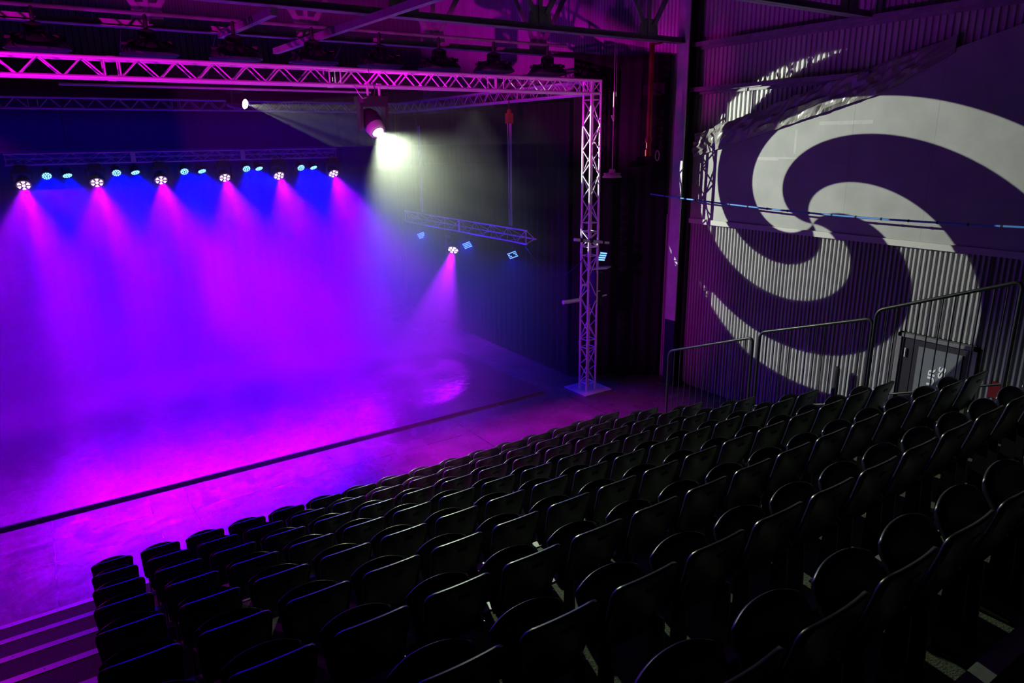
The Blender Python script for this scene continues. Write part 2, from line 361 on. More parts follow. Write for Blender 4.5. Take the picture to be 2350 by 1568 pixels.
# ------------------------------------------------------------------ crumpled plastic sheeting along the sloping panel top
b = MB(); NU, NV = 90, 9; vs = []
for j in range(NV):
    for i in range(NU):
        y = 10.14 - 4.75*i/(NU-1); t = j/(NV-1)
        zb = 5.04 + 0.27*(9.8-y); zz = 5.46 + 0.272*(9.9-y) + 0.05*noise.noise(V((y*3, 3, 0)))
        tp = min(1.0, max(0.0, (y-5.39)/1.0)); zb += (1-tp)*0.22
        n1 = noise.noise(V((y*2.2, t*1.6, 1))); n2 = noise.noise(V((y*6, t*5, 4)))
        n3 = abs(noise.noise(V((y*4+t*3, t*4-y, 9))))
        vs.append((11.44 - tp*(0.045 + 0.07*n1 + 0.045*n2 + 0.10*n3 + 0.02*math.sin(t*PI)), y, zb + (zz-zb)*t + 0.02*n2))
back = [(x+0.012, y, z) for x, y, z in vs]
b.shell([V(p) for p in vs], [V(p) for p in back], NU, NV, False)
o = b.build('plastic_sheeting', M['tarp']); tag(o, 'crumpled plastic sheeting bundled along the sloping top of the wall panel', 'plastic sheet')

# ------------------------------------------------------------------ steel column and pipework at the right wall
c = thing('steel_column', 'tall steel building column beside the right wall', 'column', (11.29, 10.36, 0))
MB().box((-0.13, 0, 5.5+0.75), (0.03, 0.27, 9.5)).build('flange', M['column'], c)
MB().box((0.13, 0, 5.5), (0.03, 0.27, 11)).build('flange', M['shadedsteel'], c)
MB().box((0, -0.02, 5.5), (0.26, 0.02, 11)).build('web', M['shadedsteel'], c)
MB().box((-0.13, 0, 0.75), (0.034, 0.28, 1.5)).build('dark_foot', M['blackmetal'], c)  # darker lower end of the flange, drawn as a black sleeve
MB().box((0, 0, 0.02), (0.45, 0.45, 0.04)).build('base_plate', M['shadedsteel'], c)
o = thing('red_pipe', 'dark red vertical pipe hanging beside the steel column', 'pipe', (10.55, 10.62, 5.0))
MB().tube((0, 0, 0), (0, 0, 2.12), 0.055, 12).box((0, -0.12, 2.09), (0.05, 0.26, 0.03)).build('pipe_run', M['redpaint'], o)
MB().tube((0, 0, 0.25), (0, 0, 0.33), 0.075, 12).tube((0, 0, -0.02), (0, 0, 0.1), 0.065, 12).build('coupling', M['redpaint'], o)
o = MB().poly([(10.95+0.0, 10.75+0.055*math.cos(a), 4.98+0.10*math.sin(a)) for a in [2*PI*i/20 for i in range(20)]], 0.012, 6, closed=True).build('cable_coil', M['cord'])
tag(o, 'small coiled cable hanging in the dark beside the steel column', 'cable')
pts = []
for i in range(41):
    y = 10.95 - 8.4*i/40; pts.append((11.0, y, 4.18 - 0.13*math.sin(PI*min(1, max(0, (10.95-y)/9.0))) ))
t = thing('blue_rope', 'taut blue rope tied with black bands across the spiral wall', 'rope', (0, 0, 0))
MB().poly(pts, 0.016, 8).build('rope_line', M['rope'], t)
for i in range(2, 40, 2):
    p, q = V(pts[i]), V(pts[i+1]); dd = (q-p).normalized()*0.012
    MB().tube(p-dd, p+dd, 0.021, 8).build('band', M['dull'], t)
o = MB().lathe([(0.0, 1.40), (0.04, 1.385), (0.055, 1.33), (0.055, 0.0)][::-1], (11.32, 6.52, 0), 14).build('bollard', M['dull']); tag(o, 'slim black round-topped post standing by the corrugated wall', 'post')
t = thing('red_sign', 'small red box on the dark wall beyond the black door', 'sign', (11.50, 4.13, 1.62))
MB().box((0, 0, 0), (0.06, 0.16, 0.24)).build('box_body', M['redpaint'], t)

# ------------------------------------------------------------------ trusses
def lattice_pts(p0, p1, n, first):
    """zigzag nodes between two parallel chords given as callables t->point"""
    return [(p0 if (i+first) % 2 == 0 else p1)(i/n) for i in range(n+1)]
def box_truss(name, label, a, b, h, w, up, sections, cat='truss', group=None, rc=0.025, rd=0.0125, panel=0.5, ph=(0, 1, 0, 1), m=None):
    """four chord truss from a to b; up = direction of the face height; sections = list of (t0,t1) distances"""
    m = m or M['alu']
    a, b, up = V(a), V(b), V(up); d = (b-a).normalized(); side = d.cross(up).normalized()
    t = thing(name, label, cat, a, group); Lg = (b-a).length
    off = {(i, j): up*(h/2*i) + side*(w/2*j) for i in (-1, 1) for j in (-1, 1)}
    faces = [((1, 1), (-1, 1)), ((1, -1), (-1, -1)), ((1, 1), (1, -1)), ((-1, 1), (-1, -1))]
    for s0, s1 in sections:
        for i in (-1, 1):
            for j in (-1, 1): MB().tube(off[i, j]+d*s0, off[i, j]+d*s1, rc, 10).build('chord', m, t)
        for fi, (A, B) in enumerate(faces):
            q = MB(); e0, e1 = s0+0.09, s1-0.09; n = max(2, 2*round((e1-e0)/panel)) if fi < 2 else max(2, round((e1-e0)/panel))
            P = [(off[A] if (k_+ph[fi]) % 2 == 0 else off[B]) + d*(e0 + (e1-e0)*k_/n) for k_ in range(n+1)]
            for x, y in zip(P, P[1:]): q.tube(x, y, rd, 6)
            for e_ in (e0, e1): q.tube(off[A]+d*e_, off[B]+d*e_, rd, 6)
            q.build('lattice', m, t)
    q = MB()
    for s0, s1 in sections[:-1]:
        for key in off: q.tube(off[key]+d*(s1-0.05), off[key]+d*(s1+0.05), rc*1.25, 10)
    if q.v: q.build('coupler', m, t)
    return t
TX0 = -4.93
front = box_truss('stage_truss', 'horizontal aluminium box truss across the front of the stage, lit magenta', (TX0, 11.15, 6.305), (9.36, 11.15, 6.305), 0.24, 0.24, (0, 0, 1),
    [(0, 3.05), (3.05, 6.10), (6.10, 9.13), (9.13, 12.16), (12.16, 14.29)], ph=(1, 1, 0, 1))
post = box_truss('stage_truss_tower', 'upright aluminium box truss tower at the right front stage corner', (9.49, 11.15, 0.10), (9.49, 11.15, 6.16), 0.24, 0.24, (0, 1, 0),
    [(0, 0.98), (0.98, 2.98), (2.98, 3.48), (3.48, 6.06)], ph=(0, 1, 0, 1))
MB().box((0.05, 0.04, -0.085), (0.75, 0.75, 0.02)).build('base_plate', M['alu'], post)
q = MB()
for i in (-1, 1):
    for j in (-1, 1): q.tube((i*0.12, j*0.12, -0.075), (i*0.12, j*0.12, 0.02), 0.03, 10)
q.build('foot', M['alu'], post)
t = thing('truss_corner_block', 'aluminium corner block joining the front truss to the upright tower', 'truss', (9.49, 11.15, 6.305))
q = MB()
for s in (-1, 1):
    for r_ in (-1, 1):
        q.tube((-0.13, s*0.12, r_*0.12), (0.13, s*0.12, r_*0.12), 0.026, 10).tube((s*0.12, -0.13, r_*0.12), (s*0.12, 0.13, r_*0.12), 0.026, 10).tube((s*0.12, r_*0.12, -0.145), (s*0.12, r_*0.12, 0.13), 0.026, 10)
q.build('corner_frame', M['alu'], t)
q = MB()
for s in (-1, 1): q.tube((-0.1, s*0.12, -0.1), (0.1, s*0.12, 0.1), 0.0125, 6).tube((s*0.12, -0.1, -0.1), (s*0.12, 0.1, 0.1), 0.0125, 6)
q.build('corner_brace', M['alu'], t)
box_truss('side_truss', 'aluminium box truss running from the front corner to the back of the stage', (9.49, 11.28, 6.305), (9.49, 19.95, 6.305), 0.24, 0.24, (0, 0, 1),
    [(0, 2.2), (2.2, 5.2), (5.2, 8.67)], ph=(1, 1, 0, 1))
box_truss('rear_truss', 'dim box truss high across the back of the stage', (-4.5, 20.07, 6.305), (9.6, 20.07, 6.305), 0.24, 0.24, (0, 0, 1),
    [(0, 1.9), (1.9, 4.9), (4.9, 7.9), (7.9, 10.9), (10.9, 14.1)], ph=(1, 1, 0, 1))
HY = 19.5
def tri_truss(name, label, a, b, h, wd, back, sections, group=None):
    """three chord truss: top and bottom chord in one face, third chord behind"""
    a, b = V(a), V(b); d = (b-a).normalized(); t = thing(name, label, 'truss', a, group)
    o3 = [V((0, 0, h/2)), V((0, 0, -h/2)), V(back)*wd]
    for s0, s1 in sections:
        for p in o3: MB().tube(p+d*s0, p+d*s1, 0.022, 10).build('chord', M['alu'], t)
        for A, B in ((0, 1), (1, 2), (0, 2)):
            q = MB(); n = 2*max(1, round((s1-s0)/0.72)); P = [o3[A if k_ % 2 == 0 else B] + d*(s0+0.05+(s1-s0-0.1)*k_/n) for k_ in range(n+1)]
            for x, y in zip(P, P[1:]): q.tube(x, y, 0.009, 6)
            for e_ in (s0+0.03, s1-0.03): q.tube(o3[A]+d*e_, o3[B]+d*e_, 0.011, 6)
            q.build('lattice', M['alu'], t)
    q = MB()
    for s0, s1 in sections[:-1]:
        q.box(d*s1, (0.11, 0.11, h) if abs(d.x) > 0.5 else (0.05, 0.09, h))
    if q.v: q.build('joint_plate', M['alu'], t)
    return t
wt = tri_truss('light_truss', 'low hung truss carrying the row of magenta and blue lights', (-0.35, HY, 5.07), (7.3, HY, 5.07), 0.24, 0.22, (0, 0.9, 0), [(0, 2.55), (2.55, 5.1), (5.1, 7.65)])
st = tri_truss('light_truss', 'short triangular truss hung at the right side of the stage', (9.0, 18.9, 3.245), (9.0, 12.72, 3.245), 0.30, 0.24, (1, 0, -0.25), [(0, 3.2), (3.2, 6.18)])
# chains and hoists
def hoist(loc, zt_, zb, label, grp, red):
    t = thing('chain_hoist', label, 'chain hoist', loc, grp); z0 = loc[2]
    MB().box((0, 0, 0), (0.13, 0.13, 0.22)).lathe([(0.05, 0.10), (0.05, 0.18), (0.02, 0.2)], (0, 0, 0), 12).build('motor', M['redpaint'] if red else M['fixture'], t)
    MB().tube((0, 0, 0.19), (0, 0, zt_-z0), 0.012, 6).build('hook_line', M['blackmetal'], t)
    for dx in (-0.07, -0.02, 0.06):
        MB().tube((0, dx, -0.11), (0, dx*0.8, zb-z0), 0.012, 6).build('chain', M['alu'], t)
hoist((9.12, 13.54, 5.80), 6.18, 3.42, 'red chain hoist holding the front end of the short side truss', None, True)
hoist((9.12, 18.0, 5.85), 6.18, 3.42, 'chain hoist holding the far end of the short side truss', None, False)
for x, lab in ((0.9, 'thin rigging wire above the left end of the lamp row'), (6.9, 'thin rigging wire above the right end of the lamp row')):
    o = MB().tube((x, HY+0.1, 5.18), (x, 19.96, 6.20), 0.006, 6).build('rigging_wire', M['blackmetal']); tag(o, lab, 'wire')

# pipe the profile spot hangs from
t = thing('lighting_pipe', 'thin horizontal pipe hung between the front and rear trusses', 'pipe', (0, 14.45, 6.33))
MB().tube((0.70, 0, 0), (6.25, 0, 0), 0.024, 10).build('pipe_run', M['alu'], t)
for x in (1.6, 3.0, 5.2): MB().tube((x, 0, 0.02), (x, -1.27, 0.74), 0.008, 6).build('hanger', M['blackmetal'], t)

# ------------------------------------------------------------------ lamp fixtures
def wash_fixture(name, label, loc, axis, group, zhang):
    """moving wash light: base, yoke with two arms, head with seven led cells of petals"""
    t = thing(name, label, 'stage light', loc, group); ax = V(axis).normalized()
    R = basis(ax)                      # local z looks along the beam
    MB().box((0, 0, zhang-0.06), (0.26, 0.20, 0.10)).tube((-0.07, 0, zhang-0.02), (-0.07, 0, zhang+0.09), 0.012, 6).tube((0.07, 0, zhang-0.02), (0.07, 0, zhang+0.09), 0.012, 6).build('base', M['fixture'], t)
    q = MB().box((0, 0, zhang-0.14), (0.38, 0.08, 0.06))
    for s in (-1, 1): q.box((s*0.19, 0, (zhang-0.14)/2), (0.035, 0.09, abs(zhang-0.14)+0.10))
    q.build('yoke', M['fixture'], t)
    hd = MB().lathe([(0.03, -0.22), (0.11, -0.20), (0.155, -0.06), (0.165, 0.0), (0.165, 0.03), (0.150, 0.032), (0.145, 0.02), (0.0, 0.02)], (0, 0, 0), 28, R).build('head', M['fixture'], t)
    cells = [(0, 0, 4)] + [(0.097*math.cos(a), 0.097*math.sin(a), 3) for a in [PI/6 + i*PI/3 for i in range(6)]]
    for cx, cy_, npet in cells:
        q = MB(); a0 = math.atan2(cy_, cx)
        for i in range(npet):
            a = a0 + 2*PI*i/npet + PI/npet; rr = 0.020
            px, py = cx + rr*math.cos(a), cy_ + rr*math.sin(a)
            pts = [R @ V((px + 0.015*math.cos(b_)*1.1, py + 0.015*math.sin(b_), 0.028)) for b_ in [2*PI*k_/8 for k_ in range(8)]]
            q.prism(pts, R @ V((0, 0, 0.008)))
        q.build('led_cell', M['pink'], hd)
    return t, R
def lobes(L, n, depth, phase):
    k, em, u, v = light_dir(L)
    a = k.m('ARCTAN2', v, u); rr = k.m('SQRT', k.m('ADD', k.m('MULTIPLY', u, u), k.m('MULTIPLY', v, v)))
    c = k.m('COSINE', k.m('ADD', k.m('MULTIPLY', a, float(n)), phase))
    c = k.m('ADD', k.m('MULTIPLY', c, depth), 1.0-depth); c = k.m('MULTIPLY', c, k.m('ADD', k.m('MULTIPLY', c, 0.6), 0.4))
    wgt = k.m('DIVIDE', rr, 0.10, clamp=True)
    k.link(k.m('ADD', k.m('MULTIPLY', c, wgt), k.m('SUBTRACT', 1.0, wgt)), em.inputs['Strength'])
heads = [(51, 424), (222, 418), (369, 415), (515, 410), (639, 405), (765, 401)]
hx = [-0.08, 1.36, 2.74, 4.24, 5.63, 7.15]
ordinal = ['leftmost', 'second from left', 'third from left', 'third from right', 'second from right', 'rightmost']
for i, x in enumerate(hx):
    z = 4.52
    ax = V((0.03*(i-2.5)*0.2, -0.74, -0.67))
    wash_fixture('moving_wash_light', '%s magenta moving light in the row at the back of the stage' % ordinal[i], (x, HY, z), ax, 'magenta moving lights on the rear lamp row', 4.94-z)
    L = spot('wash_beam', V((x, HY, z)) + ax.normalized()*0.07, ax + V((0, 0.10, -0.10)), P_WASH, MAGENTA, 64, 0.55, 0.06)
    lobes(L.data, 3, 0.50, 0.6 + 0.5*i)
for x in (-1.6, -3.1):
    L = spot('wash_beam', (x, HY, 4.5), (0.0, -0.74, -0.77), P_WASH*0.2, MAGENTA, 64, 0.6, 0.09)
sw, R = wash_fixture('moving_wash_light', 'magenta moving light hung under the short side truss', (8.98, 16.05, 2.60), (-0.55, -0.52, -0.66), None, 0.40)
L = spot('wash_beam', V((8.98, 16.05, 2.60)) + V((-0.55, -0.52, -0.66))*0.08, (-0.55, -0.52, -0.72), P_SIDE, MAGENTA, 38, 0.5, 0.08); lobes(L.data, 3, 0.30, 0.3)

def par(label, loc, axis):
    t = thing('par_light', label, 'stage light', loc, 'blue par lights on the rear lamp row'); R = basis(axis)
    hd = MB().lathe([(0.02, -0.20), (0.09, -0.19), (0.115, -0.02), (0.125, 0.0), (0.125, 0.02), (0.11, 0.022), (0.105, 0.012), (0.0, 0.012)], (0, 0, 0), 24, R).build('head', M['fixture'], t)
    q = MB().tube((0, 0, 0.16), (0, 0, 0.28), 0.012, 6).box((0, 0, 0.15), (0.29, 0.03, 0.012))
    for s in (-1, 1): q.box((s*0.14, 0, 0.06), (0.012, 0.03, 0.2))
    q.build('bracket', M['fixture'], t)
    for cx, cy_ in [(0.078*math.cos(a), 0.078*math.sin(a)) for a in [2*PI*i/11 for i in range(11)]] + [(0.036*math.cos(a), 0.036*math.sin(a)) for a in [0.4+2*PI*i/5 for i in range(5)]]:
        MB().lathe([(0.017, 0.016), (0.012, 0.024), (0.0, 0.026)], (0, 0, 0), 8, None).build('led_cell', M['cyan'], hd)
        o = bpy.context.scene.collection.objects[-1]; o.matrix_local = Matrix.Translation(R @ V((cx, cy_, 0))) @ R.to_4x4()
pairs = [(0.39, 0.79), (1.80, 2.20), (3.30, 3.71), (4.81, 5.13), (6.25, 6.60)]
place = ['between the first and second magenta lights', 'between the second and third magenta lights', 'between the third and fourth magenta lights', 'between the fourth and fifth magenta lights', 'between the fifth and sixth magenta lights']
for i, (xa, xb) in enumerate(pairs):
    xa *= 1.0; xb *= 1.0
    for x, ax, wd in ((xa, (0.05, -0.80, -0.60), 'rounder'), (xb, (0.15, -0.50, -0.86), 'flatter')):
        z = 4.70 + 0.02*(i % 2)
        par('%s blue par light %s' % (wd, place[i]), (x, HY, z), ax)
        spot('par_beam', V((x, HY, z)) + V(ax).normalized()*0.05, V(ax) + V((0, 0.05, 0)), P_PAR, BLUE, 80, 0.8, 0.08)

def led_panel(label, loc, axis, grp, missing=()):
    t = thing('led_panel_light', label, 'stage light', loc, grp); R = basis(axis, (0, 0, 1)).to_4x4() if False else basis(axis, (0, 1, 0))
    MB().box((0, 0, 0), (0.26, 0.20, 0.07), R).build('housing', M['fixture'], t)
    MB().tube(R @ V((-0.0, 0.10, 0)), V((0, 0, 0.26)), 0.012, 6).build('bracket', M['fixture'], t)
    for i in range(4):
        q = MB()
        for j in range(8):
            if (i, j) in missing: continue
            q.box(R @ V((-0.095+0.027*j, -0.065+0.043*i, 0.037)), (0.017, 0.022, 0.006), R)
        q.build('led_row', M['panelblue'], t)
    L = bpy.data.lights.new('panel_light', 'AREA'); L.energy = P_PANEL; L.color = BLUE; L.shape = 'RECTANGLE'; L.size = 0.22; L.size_y = 0.16
    o = bpy.data.objects.new('panel_light', L); COL.objects.link(o)
    m = basis(-V(axis), (0, 1, 0)).to_4x4(); m.translation = V(loc) + V(axis).normalized()*0.06; o.matrix_world = m
led_panel('small blue led panel at the far end of the short side truss', (9.0, 17.87, 2.80), (-0.6, -0.72, -0.35), 'blue led panels under the side truss', [(3, 0), (3, 1), (3, 2), (2, 0)])
led_panel('small blue led panel beside the single magenta side light', (9.0, 15.34, 2.80), (-0.6, -0.72, -0.35), 'blue led panels under the side truss')
led_panel('small blue led panel with a dark middle under the near end of the side truss', (9.0, 13.29, 2.80), (-0.6, -0.72, -0.35), 'blue led panels under the side truss', [(1, 3), (1, 4), (1, 5), (2, 3), (2, 4), (2, 2)])

# small toner light lying inside the front truss
t = thing('truss_toner', 'small toner light lying inside the front truss near the white moving head', 'stage light', (4.10, 11.15, 6.27))
MB().box((0, 0, 0), (0.16, 0.12, 0.09)).build('housing', M['fixture'], t)
MB().box((0.083, 0, 0), (0.008, 0.09, 0.06)).build('lens', M['pink'], t)
MB().tube((0, 0, -0.04), (0, 0, -0.09), 0.015, 6).box((0, 0, -0.085), (0.05, 0.22, 0.012)).build('bracket', M['blackmetal'], t)
MB().poly([(-0.08, 0.02, 0), (-0.25, 0.05, -0.04), (-0.38, 0.0, 0.03), (-0.5, -0.06, -0.03), (-0.62, -0.09, 0.1)], 0.006, 6).build('cable', M['fixture'], t)
spot('toner_beam', (4.20, 11.15, 6.27), (1, 0, 0.02), 1000, (1.0, 0.0, 0.85), 30, 0.9, 0.04)

# big white moving head under the front truss
t = thing('moving_head_light', 'large moving head light with a white beam under the front truss', 'stage light', (4.82, 11.12, 5.93))
MB().prism([(-0.20, -0.13, 0), (0.20, -0.13, 0), (0.25, -0.08, 0), (0.25, 0.13, 0), (-0.25, 0.13, 0), (-0.25, -0.08, 0)], (0, 0, 0.10)).build('base', M['fixture'], t)
for s in (-1, 1): MB().tube((s*0.10, -0.09, 0.10), (s*0.10, -0.09, 0.27), 0.022, 8).box((s*0.10, -0.09, 0.27), (0.06, 0.07, 0.05)).build('clamp', M['alu'], t)
for s in (-1, 1): MB().prism([(s*0.24, -0.09, -0.02), (s*0.24, 0.09, -0.02), (s*0.245, 0.07, -0.42), (s*0.245, -0.07, -0.42)], (-s*0.05, 0, 0)).build('yoke_arm', M['fixture'], t)
MB().box((0, 0, -0.02), (0.48, 0.18, 0.06)).build('yoke_bridge', M['fixture'], t)
WAX = V((0.10, -0.72, -0.69)).normalized(); R = basis(WAX)
hd = MB().lathe([(0.05, -0.26), (0.12, -0.25), (0.16, -0.16), (0.165, 0.0), (0.155, 0.06)], (0, 0, -0.33), 28, R).build('head', M['fixture'], t)
MB().lathe([(0.155, 0.06), (0.135, 0.17), (0.095, 0.19), (0.085, 0.16)], (0, 0, -0.33), 28, R).build('lens_ring', M['magface'], hd)
MB().lathe([(0.085, 0.165), (0.06, 0.178), (0.0, 0.182)], (0, 0, -0.33), 24, R).build('lens', M['lens'], hd)
MB().poly([(-0.12, -0.12, 0.08), (-0.22, -0.15, 0.06), (-0.27, -0.15, 0.12), (-0.31, -0.14, 0.20), (-0.34, -0.12, 0.25)], 0.007, 6).build('cable', M['alu'], t)
MB().poly([(0, -0.1, 0.11), (0.01, -0.13, 0.20), (-0.03, -0.15, 0.30), (-0.08, -0.16, 0.42), (-0.10, -0.17, 0.53)], 0.006, 6).build('power_cable', M['fixture'], t)
spot('head_beam', V((4.82, 11.12, 5.60)) + WAX*0.20, V((0.12, -0.80, -0.60)), P_WHITE, WARMWHITE, 78, 0.55, 0.05)

# profile spot (throws the spiral)
t = thing('profile_spot', 'profile spotlight with a white beam hung behind the front truss', 'stage light', GP)
R = basis(GD)
MB().lathe([(0.05, -0.42), (0.12, -0.40), (0.13, -0.18), (0.10, -0.13), (0.10, -0.075), (0.085, -0.07)], (0, 0, 0), 24, R).build('head', M['fixture'], t)
MB().lathe([(0.092, -0.072), (0.075, -0.045), (0.04, -0.028), (0.0, -0.022)], (0, 0, 0), 20, R).build('lens', emit('profile_lens', (0.95, 1, 0.88), 8.0), t)
q = MB().box(R @ V((0, 0, -0.25)) + V((0, 0, 0.20)), (0.30, 0.16, 0.05), basis((0, 0, 1), GD))
c0 = R @ V((0, 0, -0.25))
for s in (-1, 1): q.box(c0 + V((0.15*s*0.69, 0.15*s*0.72, 0.09)), (0.03, 0.03, 0.26))
q.build('yoke', M['fixture'], t)
MB().tube(c0 + V((0, 0, 0.22)), (c0.x, -0.25, 0.27), 0.012, 6).build('clamp', M['blackmetal'], t)

for n_, (loc, s_, lab) in enumerate((((6.11, 14.45, 6.09), 0.05, 'tiny bright lamp glint seen to the right of the white moving head'),)):
    t = thing('small_lamp', lab, 'stage light', loc)
    MB().box((0, 0, 0.02), (0.09, 0.09, 0.09)).build('housing', M['fixture'], t)
    MB().box((0.0, -0.05, 0.0), (0.06, 0.012, 0.045), basis((0.3, 0, 1))).build('lens', M['glow'], t)
    MB().tube((0, 0, 0.06), (0, 0, 0.25), 0.01, 6).build('hanger', M['blackmetal'], t)

# ------------------------------------------------------------------ things clamped to the tower
t = thing('boom_pipe', 'short horizontal pipe clamped across the truss tower', 'pipe', (9.37, 10.99, 3.33))
MB().tube((-0.42, 0, 0.05), (0.50, -0.0, -0.10), 0.032, 12).build('pipe_run', M['alu'], t)
MB().tube((-0.28, 0, 0.03), (-0.22, 0, 0.02), 0.042, 12).tube((-0.02, 0, -0.0), (0.05, 0, -0.02), 0.045, 12).tube((0.32, 0, -0.06), (0.36, 0, -0.07), 0.042, 12).build('clamp', M['blackmetal'], t)
t = thing('led_panel_light', 'blue led panel clamped to the side of the truss tower', 'stage light', (9.72, 11.02, 2.98))
R = basis((-0.35, -0.85, -0.40), (1, 0, 0))
MB().box((0, 0, 0), (0.20, 0.26, 0.08), R).build('housing', M['fixture'], t)
for i in range(4):
    MB().box(R @ V((0.0, -0.085+0.055*i, 0.043)), (0.15, 0.030, 0.006), R).build('led_row', M['panelblue'], t)
MB().tube((0, 0.03, 0.1), (-0.1, 0.06, 0.27), 0.012, 6).build('bracket', M['blackmetal'], t)
t = thing('shelf_plate', 'flat bracket plate sticking out from the truss tower', 'bracket', (9.72, 11.02, 2.70))
MB().prism([(-0.26, -0.02, 0), (0.05, -0.12, 0), (0.30, 0.02, 0), (0.05, 0.16, 0), (-0.2, 0.12, 0)], (0, 0, 0.025)).build('plate', M['alu'], t)
t = thing('loudspeaker', 'slim dark loudspeaker fixed to the truss tower below the plate', 'loudspeaker', (9.66, 11.14, 2.28))
MB().box((0, 0, 0), (0.20, 0.22, 0.72)).build('cabinet', M['fixture'], t)
MB().box((0, -0.115, 0), (0.17, 0.012, 0.66)).build('grille', M['dull'], t)
MB().box((-0.02, -0.13, -0.05), (0.07, 0.02, 0.02)).build('bracket', M['alu'], t)
t = thing('bar_light', 'short bar light on an arm left of the truss tower', 'stage light', (8.94, 11.06, 2.10))
MB().tube((-0.21, 0, 0.0), (0.19, 0, -0.01), 0.045, 12).build('tube_body', M['alu'], t)
MB().tube((0.20, 0, -0.06), (0.30, 0.0, 0.32), 0.012, 6).box((0.36, 0, 0.30), (0.12, 0.04, 0.04)).build('arm', M['alu'], t)
t = thing('pipe_stub', 'small pipe stub on the right side of the truss tower', 'bracket', (9.70, 11.08, 2.08))
MB().tube((-0.10, 0, -0.02), (0.22, 0, 0.02), 0.022, 8).build('pipe_run', M['alu'], t)
MB().tube((-0.04, 0, -0.02), (-0.10, 0, 0.18), 0.012, 6).build('brace', M['alu'], t)
pts = [V((8.95, 12.7, 3.05)).lerp(V((9.36, 11.1, 3.0)), i/16) + V((0, 0, -0.55*math.sin(PI*i/16))) for i in range(17)]
o = MB().poly(pts, 0.008, 6).build('hanging_cable', M['fixture']); tag(o, 'thin cable sagging from the side truss to the tower', 'cable')

# ------------------------------------------------------------------ drapes
def drape(name, label, path, z0, z1, fold, amp, seed):
    """pleated cloth following a plan path"""
    P = [V((*p, 0)) for p in path]; L = [0]
    for a, b_ in zip(P, P[1:]): L.append(L[-1] + (b_-a).length)
    n = int(L[-1]/0.045); vs = []; nv = 7
    for j in range(nv):
        t = j/(nv-1)
        for i in range(n+1):
            s = L[-1]*i/n; k_ = max(q for q in range(len(P)-1) if L[q] <= s+1e-9)
            d = (P[k_+1]-P[k_]).normalized(); p = P[k_] + d*(s-L[k_]); nn = V((-d.y, d.x, 0))
            ph = s/fold*2*PI + 1.6*noise.noise(V((s*0.9, seed, t*0.4)))
            a = amp*(0.65+0.5*noise.noise(V((s*0.7, seed+5, 0))))*(1.0 - 0.35*t)
            q = p + nn*a*math.sin(ph); vs.append((q.x, q.y, z0 + (z1-z0)*t))
    b = MB(); m_ = n+1
    b.add(vs, [(j*m_+i, j*m_+i+1, (j+1)*m_+i+1, (j+1)*m_+i) for j in range(nv-1) for i in range(n)], True)
    o = b.build(name, M['drape']); tag(o, label, 'curtain'); md = o.modifiers.new('cloth', 'SOLIDIFY'); md.thickness = 0.008
    return o
drape('stage_curtain', 'black pleated curtain down the right side of the stage', [(9.95, 21.0), (9.78, 15.0), (9.72, 12.15)], 0.05, 6.1, 0.26, 0.045, 1)
drape('stage_curtain', 'black curtain between the truss tower and the right wall', [(9.78, 12.08), (10.5, 11.62), (11.45, 10.95)], 0.02, 7.0, 0.30, 0.04, 2)
drape('stage_curtain', 'wide dark curtain across the back of the stage', [(-8, 21.2), (9.9, 21.2)], 0.05, 6.9, 0.32, 0.05, 3)

# ------------------------------------------------------------------ roof trusses
def roof_truss(label, y, x0, x1, zb, zt_, step, off, side):
    t = thing('roof_truss', label, 'roof truss', (0, y, 0), None)
    def angle(p, q, wd):      # pair of angle irons
        p, q = V(p), V(q); d = (q-p); n = d.length; d.normalize(); R = basis(d, (0, 1, 0))
        return MB().box((p+q)/2, (wd, wd*0.16, n), R), R
    b = MB().box(((x0+x1)/2, -0.05, zb-0.05), (x1-x0, 0.09, 0.012)).box(((x0+x1)/2, -0.012, zb), (x1-x0, 0.012, 0.11)).box(((x0+x1)/2, 0.05, zb-0.05), (x1-x0, 0.09, 0.012))
    b.build('bottom_chord', M['steel'], t)
    MB().box(((x0+x1)/2, 0, zt_), (x1-x0, 0.14, 0.12)).build('top_chord', M['steel'], t)
    x = x0 + off; i = 0
    while x < x1 - 0.2:
        if i % 2 == 0:
            MB().prism([(x-0.25, -0.008, zb), (x+0.25, -0.008, zb), (x+0.22, -0.008, zb+0.22), (x+0.16, -0.008, zb+0.33), (x-0.16, -0.008, zb+0.33), (x-0.22, -0.008, zb+0.22)], (0, 0.016, 0)).build('gusset_plate', M['steel'], t)
            MB().box((x, 0, (zb+zt_)/2), (0.07, 0.05, zt_-zb)).build('web_post', M['steel'], t)
            for s in (-1, 1):
                if x0 < x+s*step < x1+0.5:
                    p, q = V((x+s*0.12, 0, zb+0.2)), V((x+s*step, 0, zt_)); d = q-p; R = basis(d, (0, 1, 0)); MB().box((p+q)/2, (0.05, 0.09, d.length), R).build('web_brace', M['steel'], t)
        x += step; i += 1
roof_truss('nearest roof truss, only its end showing above the spiral wall', 6.75, -6, 11.4, 7.15, 9.2, 1.15, 0.75, 0)
roof_truss('steel roof truss above the front stage truss, ending at the tall column', 10.4, -6, 11.25, 7.17, 9.2, 1.275, 0.92, 0)
roof_truss('steel roof truss further back above the stage', 13.15, -6, 11.3, 7.15, 9.2, 1.275, 0.35, 0)
for (p, q, lab) in (((3.05, 13.05, 7.06), (3.18, 10.45, 7.06), 'red tinged diagonal roof brace left of the crossing'), ((4.28, 14.2, 7.00), (4.50, 6.85, 7.00), 'long blue lit diagonal roof brace crossing the truss chord')):
    p, q = V(p), V(q); d = q-p; o = MB().box((p+q)/2, (0.10, 0.10, d.length), basis(d, (0, 0, 1))).build('roof_brace', M['steel']); tag(o, lab, 'roof brace')

